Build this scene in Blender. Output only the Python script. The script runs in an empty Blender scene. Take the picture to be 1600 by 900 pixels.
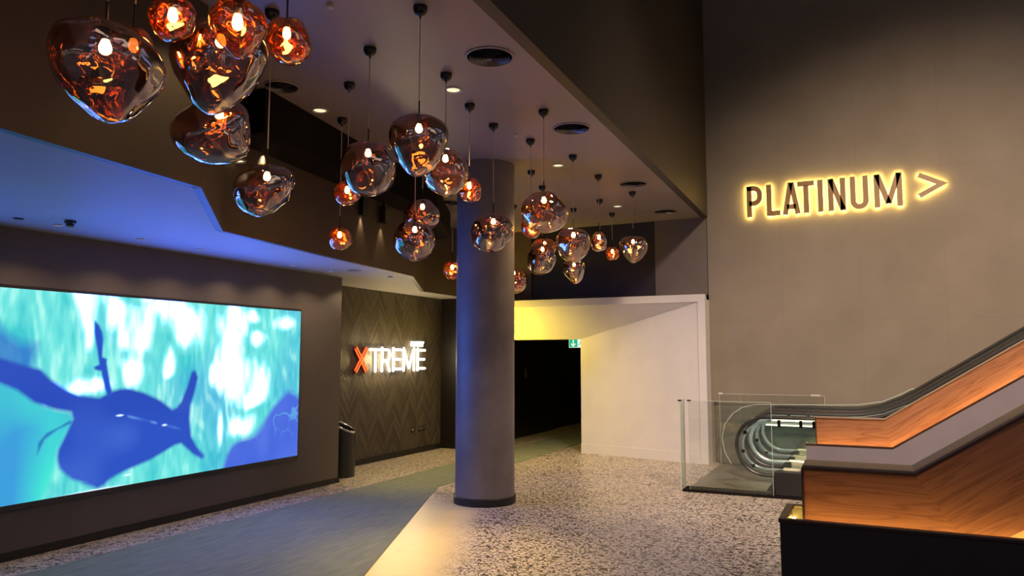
import bpy, math, random
import numpy as np
from mathutils import Vector, noise, Matrix

S = bpy.context.scene
COL = S.collection
# ------------------------------------------------------------------ camera
cam_d = bpy.data.cameras.new('camera'); cam = bpy.data.objects.new('camera', cam_d); COL.objects.link(cam)
cam.location = (0, 0, 1.8)
cam.rotation_euler = (math.radians(90 + 5.342), 0, math.radians(25.367))
cam_d.sensor_width = 36; cam_d.lens = 1155 / 1600 * 36; cam_d.clip_end = 100; cam_d.clip_start = .05
S.camera = cam
# ------------------------------------------------------------------ view, world
S.view_settings.view_transform = 'Standard'; S.view_settings.look = 'None'
S.view_settings.gamma = 1; S.view_settings.use_curve_mapping = False
S.view_settings.exposure = 0.0
S.cycles.max_bounces = 14; S.cycles.diffuse_bounces = 4; S.cycles.glossy_bounces = 8
S.cycles.transparent_max_bounces = 40; S.cycles.transmission_bounces = 6
S.cycles.caustics_reflective = False; S.cycles.caustics_refractive = False
S.cycles.sample_clamp_indirect = 4; S.cycles.sample_clamp_direct = 0
W = bpy.data.worlds.new('world'); S.world = W; W.use_nodes = True
bg = W.node_tree.nodes['Background']
# made-up pattern for the unseen foyer: lit patches added for fill and reflections
_N, _L = W.node_tree.nodes, W.node_tree.links
_tc = _N.new('ShaderNodeTexCoord'); _mp = _N.new('ShaderNodeMapping'); _mp.inputs['Scale'].default_value = (1, 1, 1.8); _L.new(_tc.outputs['Generated'], _mp.inputs[0])
_vo = _N.new('ShaderNodeTexVoronoi'); _vo.distance = 'CHEBYCHEV'; _vo.inputs['Scale'].default_value = 4.2; _L.new(_mp.outputs[0], _vo.inputs['Vector'])
_sp = _N.new('ShaderNodeSeparateColor'); _L.new(_vo.outputs['Color'], _sp.inputs[0])
_rp = _N.new('ShaderNodeValToRGB'); _rp.color_ramp.interpolation = 'CONSTANT'; _L.new(_sp.outputs[0], _rp.inputs[0])
_e = _rp.color_ramp.elements; _e[0].color = (.05, .045, .05, 1); _e[1].position = .86; _e[1].color = (1.25, .95, .70, 1)
_q = _e.new(.35); _q.color = (.14, .12, .125, 1); _q = _e.new(.70); _q.color = (.36, .31, .33, 1); _q = _e.new(.94); _q.color = (.35, .45, .95, 1)
_L.new(_rp.outputs[0], bg.inputs[0]); bg.inputs[1].default_value = .85

ZC = 4.28      # main ceiling
ZS = 2.97      # soffit above the screen wall
XW = -6.93     # screen wall
YP = 13.22     # far wall with the lettering

def light(name, kind, loc, energy, color, **k):
    d = bpy.data.lights.new(name, kind); d.energy = energy; d.color = color
    rot = k.pop('rot', (0, 0, 0)); tgt = k.pop('tgt', None)
    for a, b in k.items(): setattr(d, a, b)
    o = bpy.data.objects.new(name, d); COL.objects.link(o); o.location = loc
    if tgt is not None:
        o.rotation_euler = (Vector(tgt) - Vector(loc)).to_track_quat('-Z', 'Y').to_euler()
    else: o.rotation_euler = rot
    return o
WARM = (1, .74, .42)
# unseen high hall spots: one washes the lettering wall, one added to brighten the floor
light('unseen_hall_spot', 'SPOT', (3.0, 2.0, 9.2), 9500, (1, .75, .54), shadow_soft_size=.5, spot_size=math.radians(58), spot_blend=1, tgt=(1.1, 13.2, .6))
light('unseen_hall_spot', 'SPOT', (.8, 6.6, 8.6), 950, (1, .82, .74), shadow_soft_size=.5, spot_size=math.radians(70), spot_blend=1, tgt=(-1.6, 9.6, 0))
# ceiling spots (each under its own downlight fitting)
DOWN = [(-3.357, 5.802), (-3.487, 8.749), (-3.572, 11.599)]
DE = [90, 110, 120]
for (x, y), e in zip(DOWN, DE):
    light('downlight_lamp', 'SPOT', (x, y, ZC - .05), e * 1.3, (1, .70, .34) if y > 8 else WARM, spot_size=math.radians(95), spot_blend=.8, shadow_soft_size=.05)
# spots on the bulkhead side of the ceiling and a yellow wash on the portal, behind the column
light('portal_lamp', 'SPOT', (-6.75, 12.3, 1.9), 230, (1, .70, .02), spot_size=math.radians(120), spot_blend=1, shadow_soft_size=.1, tgt=(-6.3, 13.2, 2.4))
light('portal_lamp', 'SPOT', (-5.6, 11.0, 2.9), 230, (1, .72, .16), spot_size=math.radians(110), spot_blend=1, shadow_soft_size=.1, tgt=(-5.6, 13.4, 0))
# corridor-side downlight spilling on the light pool painted in the floor beside the carpet
light('floor_spot', 'SPOT', (-3.357, 5.79, ZC - .06), 620, (1, .68, .24), spot_size=math.radians(46), spot_blend=1, shadow_soft_size=.08, tgt=(-3.5, 5.9, 0))

# ------------------------------------------------------------------ materials
def s2l(c):
    return tuple((v / 255 / 12.92) if v / 255 <= .04045 else ((v / 255 + .055) / 1.055) ** 2.4 for v in c)
MATS = {}
def newmat(n):
    m = bpy.data.materials.new(n); m.use_nodes = True; MATS[n] = m
    nt = m.node_tree; return m, nt, nt.nodes, nt.links, nt.nodes['Principled BSDF']
def setin(b, **k):
    for a, v in k.items():
        a = a.replace('_', ' ')
        if a in b.inputs: b.inputs[a].default_value = v
def plain(n, col, rough=.5, metal=0, spec=.5, var=.12, vscale=3, bump=0, bscale=40, coat=0):
    m, nt, N, L, b = newmat(n)
    setin(b, Roughness=rough, Metallic=metal, Coat_Weight=coat); b.inputs['Specular IOR Level'].default_value = spec
    tc = N.new('ShaderNodeTexCoord'); nz = N.new('ShaderNodeTexNoise'); nz.inputs['Scale'].default_value = vscale; nz.inputs['Detail'].default_value = 5
    L.new(tc.outputs['Object'], nz.inputs['Vector'])
    rp = N.new('ShaderNodeValToRGB'); L.new(nz.outputs[0], rp.inputs[0])
    rp.color_ramp.elements[0].position = .3; rp.color_ramp.elements[1].position = .7
    rp.color_ramp.elements[0].color = (*[c * (1 - var) for c in col], 1); rp.color_ramp.elements[1].color = (*[min(1, c * (1 + var)) for c in col], 1)
    L.new(rp.outputs[0], b.inputs['Base Color'])
    if bump:
        n2 = N.new('ShaderNodeTexNoise'); n2.inputs['Scale'].default_value = bscale; L.new(tc.outputs['Object'], n2.inputs['Vector'])
        bp = N.new('ShaderNodeBump'); bp.inputs['Strength'].default_value = bump; bp.inputs['Distance'].default_value = .01
        L.new(n2.outputs[0], bp.inputs['Height']); L.new(bp.outputs[0], b.inputs['Normal'])
    return m
def emis(n, col, st, two=False):
    m, nt, N, L, b = newmat(n)
    N.remove(b); e = N.new('ShaderNodeEmission'); e.inputs[0].default_value = (*col, 1); e.inputs[1].default_value = st
    L.new(e.outputs[0], N['Material Output'].inputs[0]); return m

M_wall = plain('dark_plaster', (.140, .116, .100), .55, var=.10, vscale=1.4)
M_bulk = plain('bulkhead_paint', (.080, .058, .040), .5, var=.06, vscale=.8)
M_soff = plain('soffit_paint', (.42, .40, .40), .6, var=.03)
M_tall = plain('tall_face_paint', (.040, .029, .018), .5, var=.06, vscale=.8)
M_ceil = plain('ceiling_paint', (.30, .24, .225), .42, var=.08, vscale=.7)
M_black = plain('black_skirting', (.012, .011, .012), .5, var=.1)
M_drop = plain('drop_paint', (.012, .010, .009), .9, spec=.1, var=.1)
M_blackw = plain('black_wall', (.010, .007, .007), .35, var=.3, vscale=1)
M_white = plain('white_panel', (.66, .63, .63), .5, var=.03)
M_column = plain('column_plaster', (.185, .16, .16), .5, var=.24, vscale=2.2)
M_metal = plain('brushed_steel', (.55, .54, .50), .3, metal=1, var=.05)
M_gun = plain('gunmetal', (.05, .045, .045), .25, metal=1, var=.1)
M_darkmetal = plain('black_metal', (.02, .02, .022), .3, spec=.6)
M_rubber = plain('handrail_rubber', (.035, .034, .034), .3, spec=.8)
M_cord = plain('cord', (.55, .42, .33), .4)
M_landing = plain('landing_metal', (.20, .19, .165), .42, metal=.3, var=.1, vscale=6)
M_desk = plain('black_laminate', (.020, .014, .012), .5, var=.2, vscale=2)
M_trimwood = plain('dark_wood_edge', (.035, .014, .007), .35, var=.2)
M_purple = plain('grey_laminate', (.17, .15, .17), .5, var=.06)
M_cap = plain('beige_cap', (.22, .17, .125), .5, var=.05)
M_beige = plain('beige_panel', (.50, .36, .19), .5, var=.05)
M_deck = plain('light_deck', (.72, .68, .50), .35, metal=.2, var=.04)
M_vent = plain('vent_metal', (.22, .20, .20), .3, metal=.5)
M_ventrim = plain('vent_rim', (.30, .25, .23), .5)
M_plastic = plain('white_plastic', (.55, .53, .5), .4)
M_chrome = plain('chrome', (.8, .78, .72), .12, metal=1, var=.02)
M_bronze = plain('bronze_letter', (.30, .165, .055), .45, var=.1)
M_lens = emis('lamp_lens', (1, .80, .48), 1.3)
M_halo = emis('halo_led', (1, .70, .16), 75)
M_neonw = emis('white_neon', (1, .88, .64), 7)
M_neonr = emis('red_neon', (1, .16, .03), 1.8)
M_neonr2 = plain('red_letter_tray', (.35, .01, .005), .4)
M_bulb = emis('bulb', (1, .72, .32), 55)
M_led2 = emis('led_strip_end', (1, .66, .14), 60)
M_tube = plain('glowing_steel', (.6, .66, .64), .22, metal=.7, var=.05)  # steel loop tubes; slight emission added to brighten them
setin(MATS['glowing_steel'].node_tree.nodes['Principled BSDF'], Emission_Color=(.8, .95, .9, 1), Emission_Strength=.13)
M_led = emis('led_strip', (1, .60, .18), 34)
M_ledy = emis('led_strip_yellow', (1, .95, .55), 6)
M_green = emis('exit_green', (.02, .55, .22), .9)
M_exitw = emis('exit_white', (.85, 1, .9), 1.0)

# far wall: polished plaster panels with faint joints
def mat_plaster():
    m, nt, N, L, b = newmat('polished_plaster')
    tc = N.new('ShaderNodeTexCoord')
    nz = N.new('ShaderNodeTexNoise'); nz.inputs['Scale'].default_value = .9; nz.inputs['Detail'].default_value = 7; nz.inputs['Roughness'].default_value = .6
    L.new(tc.outputs['Object'], nz.inputs['Vector'])
    rp = N.new('ShaderNodeValToRGB'); L.new(nz.outputs[0], rp.inputs[0])
    rp.color_ramp.elements[0].position = .25; rp.color_ramp.elements[1].position = .75
    rp.color_ramp.elements[0].color = (.215, .180, .142, 1); rp.color_ramp.elements[1].color = (.285, .243, .195, 1)
    mp = N.new('ShaderNodeMapping'); mp.inputs['Rotation'].default_value = (math.radians(90), 0, 0)
    L.new(tc.outputs['Object'], mp.inputs[0])
    br = N.new('ShaderNodeTexBrick'); br.offset = 0; br.inputs['Scale'].default_value = 1
    br.inputs['Brick Width'].default_value = 1.2; br.inputs['Row Height'].default_value = 2.4; br.inputs['Mortar Size'].default_value = .004
    br.inputs['Color1'].default_value = (1, 1, 1, 1); br.inputs['Color2'].default_value = (.97, .97, .97, 1); br.inputs['Mortar'].default_value = (.86, .86, .86, 1)
    L.new(mp.outputs[0], br.inputs['Vector'])
    mx = N.new('ShaderNodeMixRGB'); mx.blend_type = 'MULTIPLY'; mx.inputs[0].default_value = 1
    L.new(rp.outputs[0], mx.inputs[1]); L.new(br.outputs[0], mx.inputs[2]); L.new(mx.outputs[0], b.inputs['Base Color'])
    setin(b, Roughness=.7); b.inputs['Specular IOR Level'].default_value = .2; return m
M_plat = mat_plaster()

def mat_terrazzo():
    m, nt, N, L, b = newmat('terrazzo')
    tc = N.new('ShaderNodeTexCoord')
    n1 = N.new('ShaderNodeTexNoise'); n1.inputs['Scale'].default_value = 18; n1.inputs['Detail'].default_value = 1.0; n1.inputs['Distortion'].default_value = .6
    L.new(tc.outputs['Object'], n1.inputs['Vector'])
    sb = N.new('ShaderNodeMath'); sb.operation = 'SUBTRACT'; sb.inputs[1].default_value = .5; L.new(n1.outputs[0], sb.inputs[0])
    ab = N.new('ShaderNodeMath'); ab.operation = 'ABSOLUTE'; L.new(sb.outputs[0], ab.inputs[0])
    rp = N.new('ShaderNodeValToRGB'); L.new(ab.outputs[0], rp.inputs[0])
    rp.color_ramp.elements[0].position = .046; rp.color_ramp.elements[1].position = .060
    rp.color_ramp.elements[0].color = (0, 0, 0, 1); rp.color_ramp.elements[1].color = (1, 1, 1, 1)
    n2 = N.new('ShaderNodeTexNoise'); n2.inputs['Scale'].default_value = 42; L.new(tc.outputs['Object'], n2.inputs['Vector'])
    r2 = N.new('ShaderNodeValToRGB'); L.new(n2.outputs[0], r2.inputs[0])
    r2.color_ramp.elements[0].color = (.42, .36, .31, 1); r2.color_ramp.elements[1].color = (.72, .62, .54, 1)
    r2.color_ramp.elements[0].position = .3; r2.color_ramp.elements[1].position = .6
    # spotlight pool painted as pattern-free cream along the carpet: distance from the carpet's slanted edge
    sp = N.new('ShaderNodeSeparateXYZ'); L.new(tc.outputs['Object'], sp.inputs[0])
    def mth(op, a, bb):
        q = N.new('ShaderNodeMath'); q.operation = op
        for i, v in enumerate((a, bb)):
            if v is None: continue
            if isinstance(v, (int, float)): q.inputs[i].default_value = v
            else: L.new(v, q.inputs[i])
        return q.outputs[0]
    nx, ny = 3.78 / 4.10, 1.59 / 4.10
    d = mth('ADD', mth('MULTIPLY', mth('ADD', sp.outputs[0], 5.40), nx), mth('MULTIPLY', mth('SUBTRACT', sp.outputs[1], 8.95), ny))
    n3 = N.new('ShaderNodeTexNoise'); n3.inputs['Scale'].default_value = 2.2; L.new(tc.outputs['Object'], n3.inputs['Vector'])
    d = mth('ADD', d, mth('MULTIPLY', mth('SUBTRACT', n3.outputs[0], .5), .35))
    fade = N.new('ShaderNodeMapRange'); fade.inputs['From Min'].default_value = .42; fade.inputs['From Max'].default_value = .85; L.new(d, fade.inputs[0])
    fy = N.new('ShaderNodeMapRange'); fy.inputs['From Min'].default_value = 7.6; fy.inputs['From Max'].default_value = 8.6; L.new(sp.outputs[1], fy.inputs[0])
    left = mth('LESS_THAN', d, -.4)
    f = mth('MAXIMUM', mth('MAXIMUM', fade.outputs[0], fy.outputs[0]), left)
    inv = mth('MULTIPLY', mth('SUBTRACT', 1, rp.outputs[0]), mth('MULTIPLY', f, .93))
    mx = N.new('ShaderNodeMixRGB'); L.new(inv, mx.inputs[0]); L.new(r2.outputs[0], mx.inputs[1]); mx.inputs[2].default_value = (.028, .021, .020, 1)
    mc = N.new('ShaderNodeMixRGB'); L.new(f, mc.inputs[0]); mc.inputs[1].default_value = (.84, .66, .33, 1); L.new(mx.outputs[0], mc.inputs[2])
    br = N.new('ShaderNodeTexBrick'); br.offset = 0; br.inputs['Scale'].default_value = 1
    br.inputs['Brick Width'].default_value = 1.0; br.inputs['Row Height'].default_value = 1.0; br.inputs['Mortar Size'].default_value = .004
    br.inputs['Color1'].default_value = (1, 1, 1, 1); br.inputs['Color2'].default_value = (.98, .98, .98, 1); br.inputs['Mortar'].default_value = (.78, .76, .7, 1)
    L.new(tc.outputs['Object'], br.inputs['Vector'])
    ml = N.new('ShaderNodeMixRGB'); ml.blend_type = 'MULTIPLY'; ml.inputs[0].default_value = 1
    L.new(mc.outputs[0], ml.inputs[1]); L.new(br.outputs[0], ml.inputs[2]); L.new(ml.outputs[0], b.inputs['Base Color'])
    setin(b, Roughness=.34); b.inputs['Specular IOR Level'].default_value = .45
    return m
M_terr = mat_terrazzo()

def mat_carpet():
    m, nt, N, L, b = newmat('carpet_weave')
    tc = N.new('ShaderNodeTexCoord'); mp = N.new('ShaderNodeMapping'); mp.inputs['Scale'].default_value = (9, 2.0, 1); mp.inputs['Rotation'].default_value = (0, 0, math.radians(65))
    L.new(tc.outputs['Object'], mp.inputs[0])
    nz = N.new('ShaderNodeTexNoise'); nz.inputs['Scale'].default_value = 1.6; nz.inputs['Detail'].default_value = 9; nz.inputs['Roughness'].default_value = .65
    L.new(mp.outputs[0], nz.inputs['Vector'])
    rp = N.new('ShaderNodeValToRGB'); L.new(nz.outputs[0], rp.inputs[0])
    rp.color_ramp.elements[0].position = .3; rp.color_ramp.elements[1].position = .7
    rp.color_ramp.elements[0].color = (.135, .155, .12, 1); rp.color_ramp.elements[1].color = (.215, .235, .175, 1)
    L.new(rp.outputs[0], b.inputs['Base Color'])
    n2 = N.new('ShaderNodeTexNoise'); n2.inputs['Scale'].default_value = 350; L.new(tc.outputs['Object'], n2.inputs['Vector'])
    bp = N.new('ShaderNodeBump'); bp.inputs['Strength'].default_value = .5; bp.inputs['Distance'].default_value = .004
    L.new(n2.outputs[0], bp.inputs['Height']); L.new(bp.outputs[0], b.inputs['Normal'])
    setin(b, Roughness=.9); return m
M_carpet = mat_carpet()

def mat_chevron():
    m, nt, N, L, b = newmat('chevron_timber')
    tc = N.new('ShaderNodeTexCoord'); sp = N.new('ShaderNodeSeparateXYZ'); L.new(tc.outputs['Object'], sp.inputs[0])
    def mth(op, a, bb=None):
        q = N.new('ShaderNodeMath'); q.operation = op
        for i, v in enumerate((a, bb)):
            if v is None: continue
            if isinstance(v, (int, float)): q.inputs[i].default_value = v
            else: L.new(v, q.inputs[i])
        return q.outputs[0]
    P = .50
    tri = mth('ABSOLUTE', mth('SUBTRACT', mth('FRACT', mth('DIVIDE', sp.outputs[1], P)), .5))       # 0..0.5
    colid = mth('FLOOR', mth('DIVIDE', sp.outputs[1], P / 2))
    z = mth('ADD', sp.outputs[2], mth('MULTIPLY', tri, P * 1.5))
    q = mth('DIVIDE', z, .10)
    fr = mth('FRACT', q); pid = mth('FLOOR', q)
    groove = mth('MINIMUM', fr, mth('SUBTRACT', 1, fr))
    cf = mth('FRACT', mth('DIVIDE', sp.outputs[1], P / 2)); cg = mth('MINIMUM', cf, mth('SUBTRACT', 1, cf))
    g = mth('MINIMUM', groove, mth('MULTIPLY', cg, 6))
    wn = N.new('ShaderNodeTexWhiteNoise'); wn.noise_dimensions = '2D'; cb = N.new('ShaderNodeCombineXYZ'); L.new(pid, cb.inputs[0]); L.new(colid, cb.inputs[1]); L.new(cb.outputs[0], wn.inputs['Vector'])
    rp = N.new('ShaderNodeValToRGB'); L.new(wn.outputs['Value'], rp.inputs[0])
    rp.color_ramp.elements[0].color = (.048, .040, .036, 1); rp.color_ramp.elements[1].color = (.108, .090, .080, 1)
    gr = N.new('ShaderNodeMapRange'); gr.inputs['From Min'].default_value = .0; gr.inputs['From Max'].default_value = .11; L.new(g, gr.inputs[0])
    mx = N.new('ShaderNodeMixRGB'); L.new(gr.outputs[0], mx.inputs[0]); mx.inputs[1].default_value = (.012, .009, .008, 1); L.new(rp.outputs[0], mx.inputs[2])
    L.new(mx.outputs[0], b.inputs['Base Color'])
    hh = mth('ADD', gr.outputs[0], mth('MULTIPLY', wn.outputs['Value'], .8))
    bp = N.new('ShaderNodeBump'); bp.inputs['Strength'].default_value = .6; bp.inputs['Distance'].default_value = .012
    L.new(hh, bp.inputs['Height']); L.new(bp.outputs[0], b.inputs['Normal'])
    setin(b, Roughness=.55); return m
M_chev = mat_chevron()

def mat_wood():
    m, nt, N, L, b = newmat('walnut')
    uv = N.new('ShaderNodeUVMap'); mp = N.new('ShaderNodeMapping'); mp.inputs['Scale'].default_value = (.5, 8.5, 1); L.new(uv.outputs[0], mp.inputs[0])
    n1 = N.new('ShaderNodeTexNoise'); n1.inputs['Scale'].default_value = 1.1; n1.inputs['Detail'].default_value = 3; n1.inputs['Distortion'].default_value = .5
    L.new(mp.outputs[0], n1.inputs['Vector'])
    mu = N.new('ShaderNodeMath'); mu.operation = 'MULTIPLY'; mu.inputs[1].default_value = 9; L.new(n1.outputs[0], mu.inputs[0])
    fr = N.new('ShaderNodeMath'); fr.operation = 'FRACT'; L.new(mu.outputs[0], fr.inputs[0])
    rp = N.new('ShaderNodeValToRGB'); L.new(fr.outputs[0], rp.inputs[0])
    e = rp.color_ramp.elements; e[0].position = 0; e[0].color = (.15, .058, .026, 1); e[1].position = 1; e[1].color = (.19, .078, .036, 1)
    q = rp.color_ramp.elements.new(.12); q.color = (.22, .092, .043, 1); q = rp.color_ramp.elements.new(.7); q.color = (.27, .120, .060, 1)
    mp2 = N.new('ShaderNodeMapping'); mp2.inputs['Scale'].default_value = (3, 160, 1); L.new(uv.outputs[0], mp2.inputs[0])
    n2 = N.new('ShaderNodeTexNoise'); n2.inputs['Scale'].default_value = 1; n2.inputs['Detail'].default_value = 4; L.new(mp2.outputs[0], n2.inputs['Vector'])
    mr = N.new('ShaderNodeMapRange'); mr.inputs['To Min'].default_value = .72; mr.inputs['To Max'].default_value = 1.22; L.new(n2.outputs[0], mr.inputs[0])
    mx = N.new('ShaderNodeMixRGB'); mx.blend_type = 'MULTIPLY'; mx.inputs[0].default_value = 1; L.new(rp.outputs[0], mx.inputs[1]); L.new(mr.outputs[0], mx.inputs[2])
    L.new(mx.outputs[0], b.inputs['Base Color']); setin(b, Roughness=.38); return m
M_wood = mat_wood()

def mat_glass(n='clear_glass', tint=(.965, .985, .975), gl=(.9, 1, .95), base=.06):
    m, nt, N, L, b = newmat(n); N.remove(b)
    t = N.new('ShaderNodeBsdfTransparent'); t.inputs[0].default_value = (*tint, 1)
    g = N.new('ShaderNodeBsdfGlossy'); g.inputs[0].default_value = (*gl, 1); g.inputs['Roughness'].default_value = .02
    lw = N.new('ShaderNodeLayerWeight'); lw.inputs[0].default_value = .25
    mr = N.new('ShaderNodeMapRange'); mr.inputs['To Min'].default_value = base; mr.inputs['To Max'].default_value = .38; L.new(lw.outputs['Fresnel'], mr.inputs[0])
    mx = N.new('ShaderNodeMixShader'); L.new(mr.outputs[0], mx.inputs[0]); L.new(t.outputs[0], mx.inputs[1]); L.new(g.outputs[0], mx.inputs[2])
    L.new(mx.outputs[0], N['Material Output'].inputs[0]); return m
M_glass = mat_glass()
M_glassedge = plain('glass_edge', (.62, .74, .68), .15, spec=.8)

def mat_shade(n, tr, inner, outer, fi, fo):
    # metallised blown glass: see-through, mirror-like copper on the inside, neutral gloss on the outside
    m, nt, N, L, b = newmat(n); N.remove(b)
    geo = N.new('ShaderNodeNewGeometry')
    t = N.new('ShaderNodeBsdfTransparent'); t.inputs[0].default_value = (*tr, 1)
    gc = N.new('ShaderNodeMixRGB'); L.new(geo.outputs['Backfacing'], gc.inputs[0]); gc.inputs[1].default_value = (*outer, 1); gc.inputs[2].default_value = (*inner, 1)
    g = N.new('ShaderNodeBsdfGlossy'); g.inputs['Roughness'].default_value = .025; L.new(gc.outputs[0], g.inputs[0])
    lw = N.new('ShaderNodeLayerWeight'); lw.inputs[0].default_value = .35
    a = N.new('ShaderNodeMapRange'); a.inputs['To Min'].default_value = fo; a.inputs['To Max'].default_value = min(1, fo + .5); L.new(lw.outputs['Facing'], a.inputs[0])
    f = N.new('ShaderNodeMixRGB'); L.new(geo.outputs['Backfacing'], f.inputs[0]); L.new(a.outputs[0], f.inputs[1]); f.inputs[2].default_value = (fi, fi, fi, 1)
    mx = N.new('ShaderNodeMixShader'); L.new(f.outputs[0], mx.inputs[0]); L.new(t.outputs[0], mx.inputs[1]); L.new(g.outputs[0], mx.inputs[2])
    L.new(mx.outputs[0], N['Material Output'].inputs[0]); return m
M_smoke = mat_shade('smoky_copper_glass', (.40, .27, .18), (1, .64, .34), (.74, .67, .66), .64, .42)
M_gold = mat_shade('pale_gold_glass', (.66, .48, .32), (1, .64, .36), (.88, .78, .70), .60, .38)
M_copper = mat_shade('orange_copper_glass', (1, .56, .22), (1, .60, .22), (.95, .74, .60), .72, .26)

# ------------------------------------------------------------------ mesh helpers
class G:
    def __init__(s): s.v = []; s.f = []; s.uv = {}
    def add(s, vs, fs):
        o = len(s.v); s.v += [tuple(p) for p in vs]; s.f += [tuple(i + o for i in f) for f in fs]; return s
    def box(s, x0, x1, y0, y1, z0, z1):
        return s.add([(x, y, z) for x in (x0, x1) for y in (y0, y1) for z in (z0, z1)],
                     [(0, 1, 3, 2), (4, 6, 7, 5), (0, 4, 5, 1), (2, 3, 7, 6), (0, 2, 6, 4), (1, 5, 7, 3)])
    def bbox(s, x0, x1, y0, y1, z0, z1, b=.01):
        # box with chamfered edges
        xs, ys, zs = (x0, x1), (y0, y1), (z0, z1); vs = []; idx = {}
        for i in range(2):
            for j in range(2):
                for k in range(2):
                    sx, sy, sz = (1, -1)[i], (1, -1)[j], (1, -1)[k]
                    x, y, z = xs[i], ys[j], zs[k]
                    idx[i, j, k] = [len(vs), len(vs) + 1, len(vs) + 2]
                    vs += [(x, y + sy * b, z + sz * b), (x + sx * b, y, z + sz * b), (x + sx * b, y + sy * b, z)]
        fs = []
        for i in range(2): fs.append([idx[i, a, c][0] for a, c in ((0, 0), (0, 1), (1, 1), (1, 0))])
        for j in range(2): fs.append([idx[a, j, c][1] for a, c in ((0, 0), (1, 0), (1, 1), (0, 1))])
        for k in range(2): fs.append([idx[a, c, k][2] for a, c in ((0, 0), (0, 1), (1, 1), (1, 0))])
        for a in range(2):
            for c in range(2):
                fs.append([idx[a, c, 0][0], idx[a, c, 1][0], idx[a, c, 1][1], idx[a, c, 0][1]])
                fs.append([idx[a, 0, c][0], idx[a, 1, c][0], idx[a, 1, c][2], idx[a, 0, c][2]])
                fs.append([idx[0, a, c][1], idx[1, a, c][1], idx[1, a, c][2], idx[0, a, c][2]])
                for d in range(2): fs.append(list(idx[a, c, d]))
        return s.add(vs, fs)
    def prism(s, poly, plane, a, b):
        # extrude a polygon given in (p,q): plane 'xz' -> along y, 'yz' -> along x, 'xy' -> along z
        def P(p, q, r): return {'xz': (p, r, q), 'yz': (r, p, q), 'xy': (p, q, r)}[plane]
        n = len(poly)
        return s.add([P(p, q, a) for p, q in poly] + [P(p, q, b) for p, q in poly],
                     [tuple(range(n))[::-1], tuple(range(n, 2 * n))] + [(i, (i + 1) % n, n + (i + 1) % n, n + i) for i in range(n)])
    def lathe(s, prof, c=(0, 0, 0), n=32, axis='z', close=True):
        vs = []; fs = []
        for r, z in prof:
            for i in range(n):
                a = 2 * math.pi * i / n; p = (r * math.cos(a), r * math.sin(a), z)
                vs.append((p[0] + c[0], p[1] + c[1], p[2] + c[2]))
        for j in range(len(prof) - 1):
            for i in range(n):
                fs.append((j * n + i, j * n + (i + 1) % n, (j + 1) * n + (i + 1) % n, (j + 1) * n + i))
        if close: fs += [tuple(range(n))[::-1], tuple(range((len(prof) - 1) * n, len(prof) * n))]
        return s.add(vs, fs)
    def tube(s, pts, r, n=8, ry=None, ends=True):
        pts = [Vector(p) for p in pts]; vs = []; fs = []; prev = None
        for i, p in enumerate(pts):
            t = (pts[min(i + 1, len(pts) - 1)] - pts[max(i - 1, 0)]).normalized()
            u = prev if prev is not None else (Vector((0, 1, 0)) if abs(t.y) < .9 else Vector((1, 0, 0)))
            u = (u - t * u.dot(t)).normalized(); w = t.cross(u); prev = u
            for k in range(n):
                a = 2 * math.pi * k / n
                vs.append(p + u * (r if ry is None else ry) * math.cos(a) + w * r * math.sin(a))
        for i in range(len(pts) - 1):
            for k in range(n): fs.append((i * n + k, i * n + (k + 1) % n, (i + 1) * n + (k + 1) % n, (i + 1) * n + k))
        if ends: fs += [tuple(range(n))[::-1], tuple(range((len(pts) - 1) * n, len(pts) * n))]
        return s.add(vs, fs)

def obj(name, g, mat, parent=None, smooth=False, off=None):
    me = bpy.data.meshes.new(name)
    root = parent
    o_ = Vector((0, 0, 0))
    while root is not None: o_ = o_ + Vector(root.location); root = root.parent
    me.from_pydata([(v[0] - o_.x, v[1] - o_.y, v[2] - o_.z) for v in g.v], [], g.f)
    me.materials.append(mat)
    if smooth:
        me.polygons.foreach_set('use_smooth', [True] * len(me.polygons))
        try: me.set_sharp_from_angle(angle=math.radians(40))
        except Exception: pass
    me.update()
    o = bpy.data.objects.new(name, me); COL.objects.link(o)
    if parent is not None: o.parent = parent
    return o
def thing(name, label, cat, loc, group=None):
    o = bpy.data.objects.new(name, None); COL.objects.link(o); o.location = loc; o.empty_display_size = .1
    o['label'] = label; o['category'] = cat
    if group: o['group'] = group
    return o
def tag(o, label, cat, group=None):
    o['label'] = label; o['category'] = cat
    if group: o['group'] = group
    return o
def struct(name, g, mat, label=None, smooth=False):
    o = obj(name, g, mat, smooth=smooth); o['kind'] = 'structure'
    o['label'] = label or name; o['category'] = name.split('_')[0]; return o
def recenter(o):
    # put a world-built mesh's origin at its own base centre
    me = o.data; vs = np.empty(len(me.vertices) * 3); me.vertices.foreach_get('co', vs); vs = vs.reshape(-1, 3)
    c = np.array([(vs[:, 0].min() + vs[:, 0].max()) / 2, (vs[:, 1].min() + vs[:, 1].max()) / 2, vs[:, 2].min()])
    me.vertices.foreach_set('co', (vs - c).ravel()); o.location = c; me.update(); return o

# ------------------------------------------------------------------ structure
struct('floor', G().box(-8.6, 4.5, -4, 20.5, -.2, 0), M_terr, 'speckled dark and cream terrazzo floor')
cp = G().prism([(-6.38, -1.5), (-6.38, 20.4), (-5.43, 20.4), (-5.43, 9.02), (-5.38, 8.92), (-1.2, -1.02), (-1.0, -1.5)], 'xy', .0005, .006)
o = struct('carpet', cp, M_carpet, 'grey-green carpet runner inlaid in the terrazzo, widening towards the front'); o['category'] = 'carpet'
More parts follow.
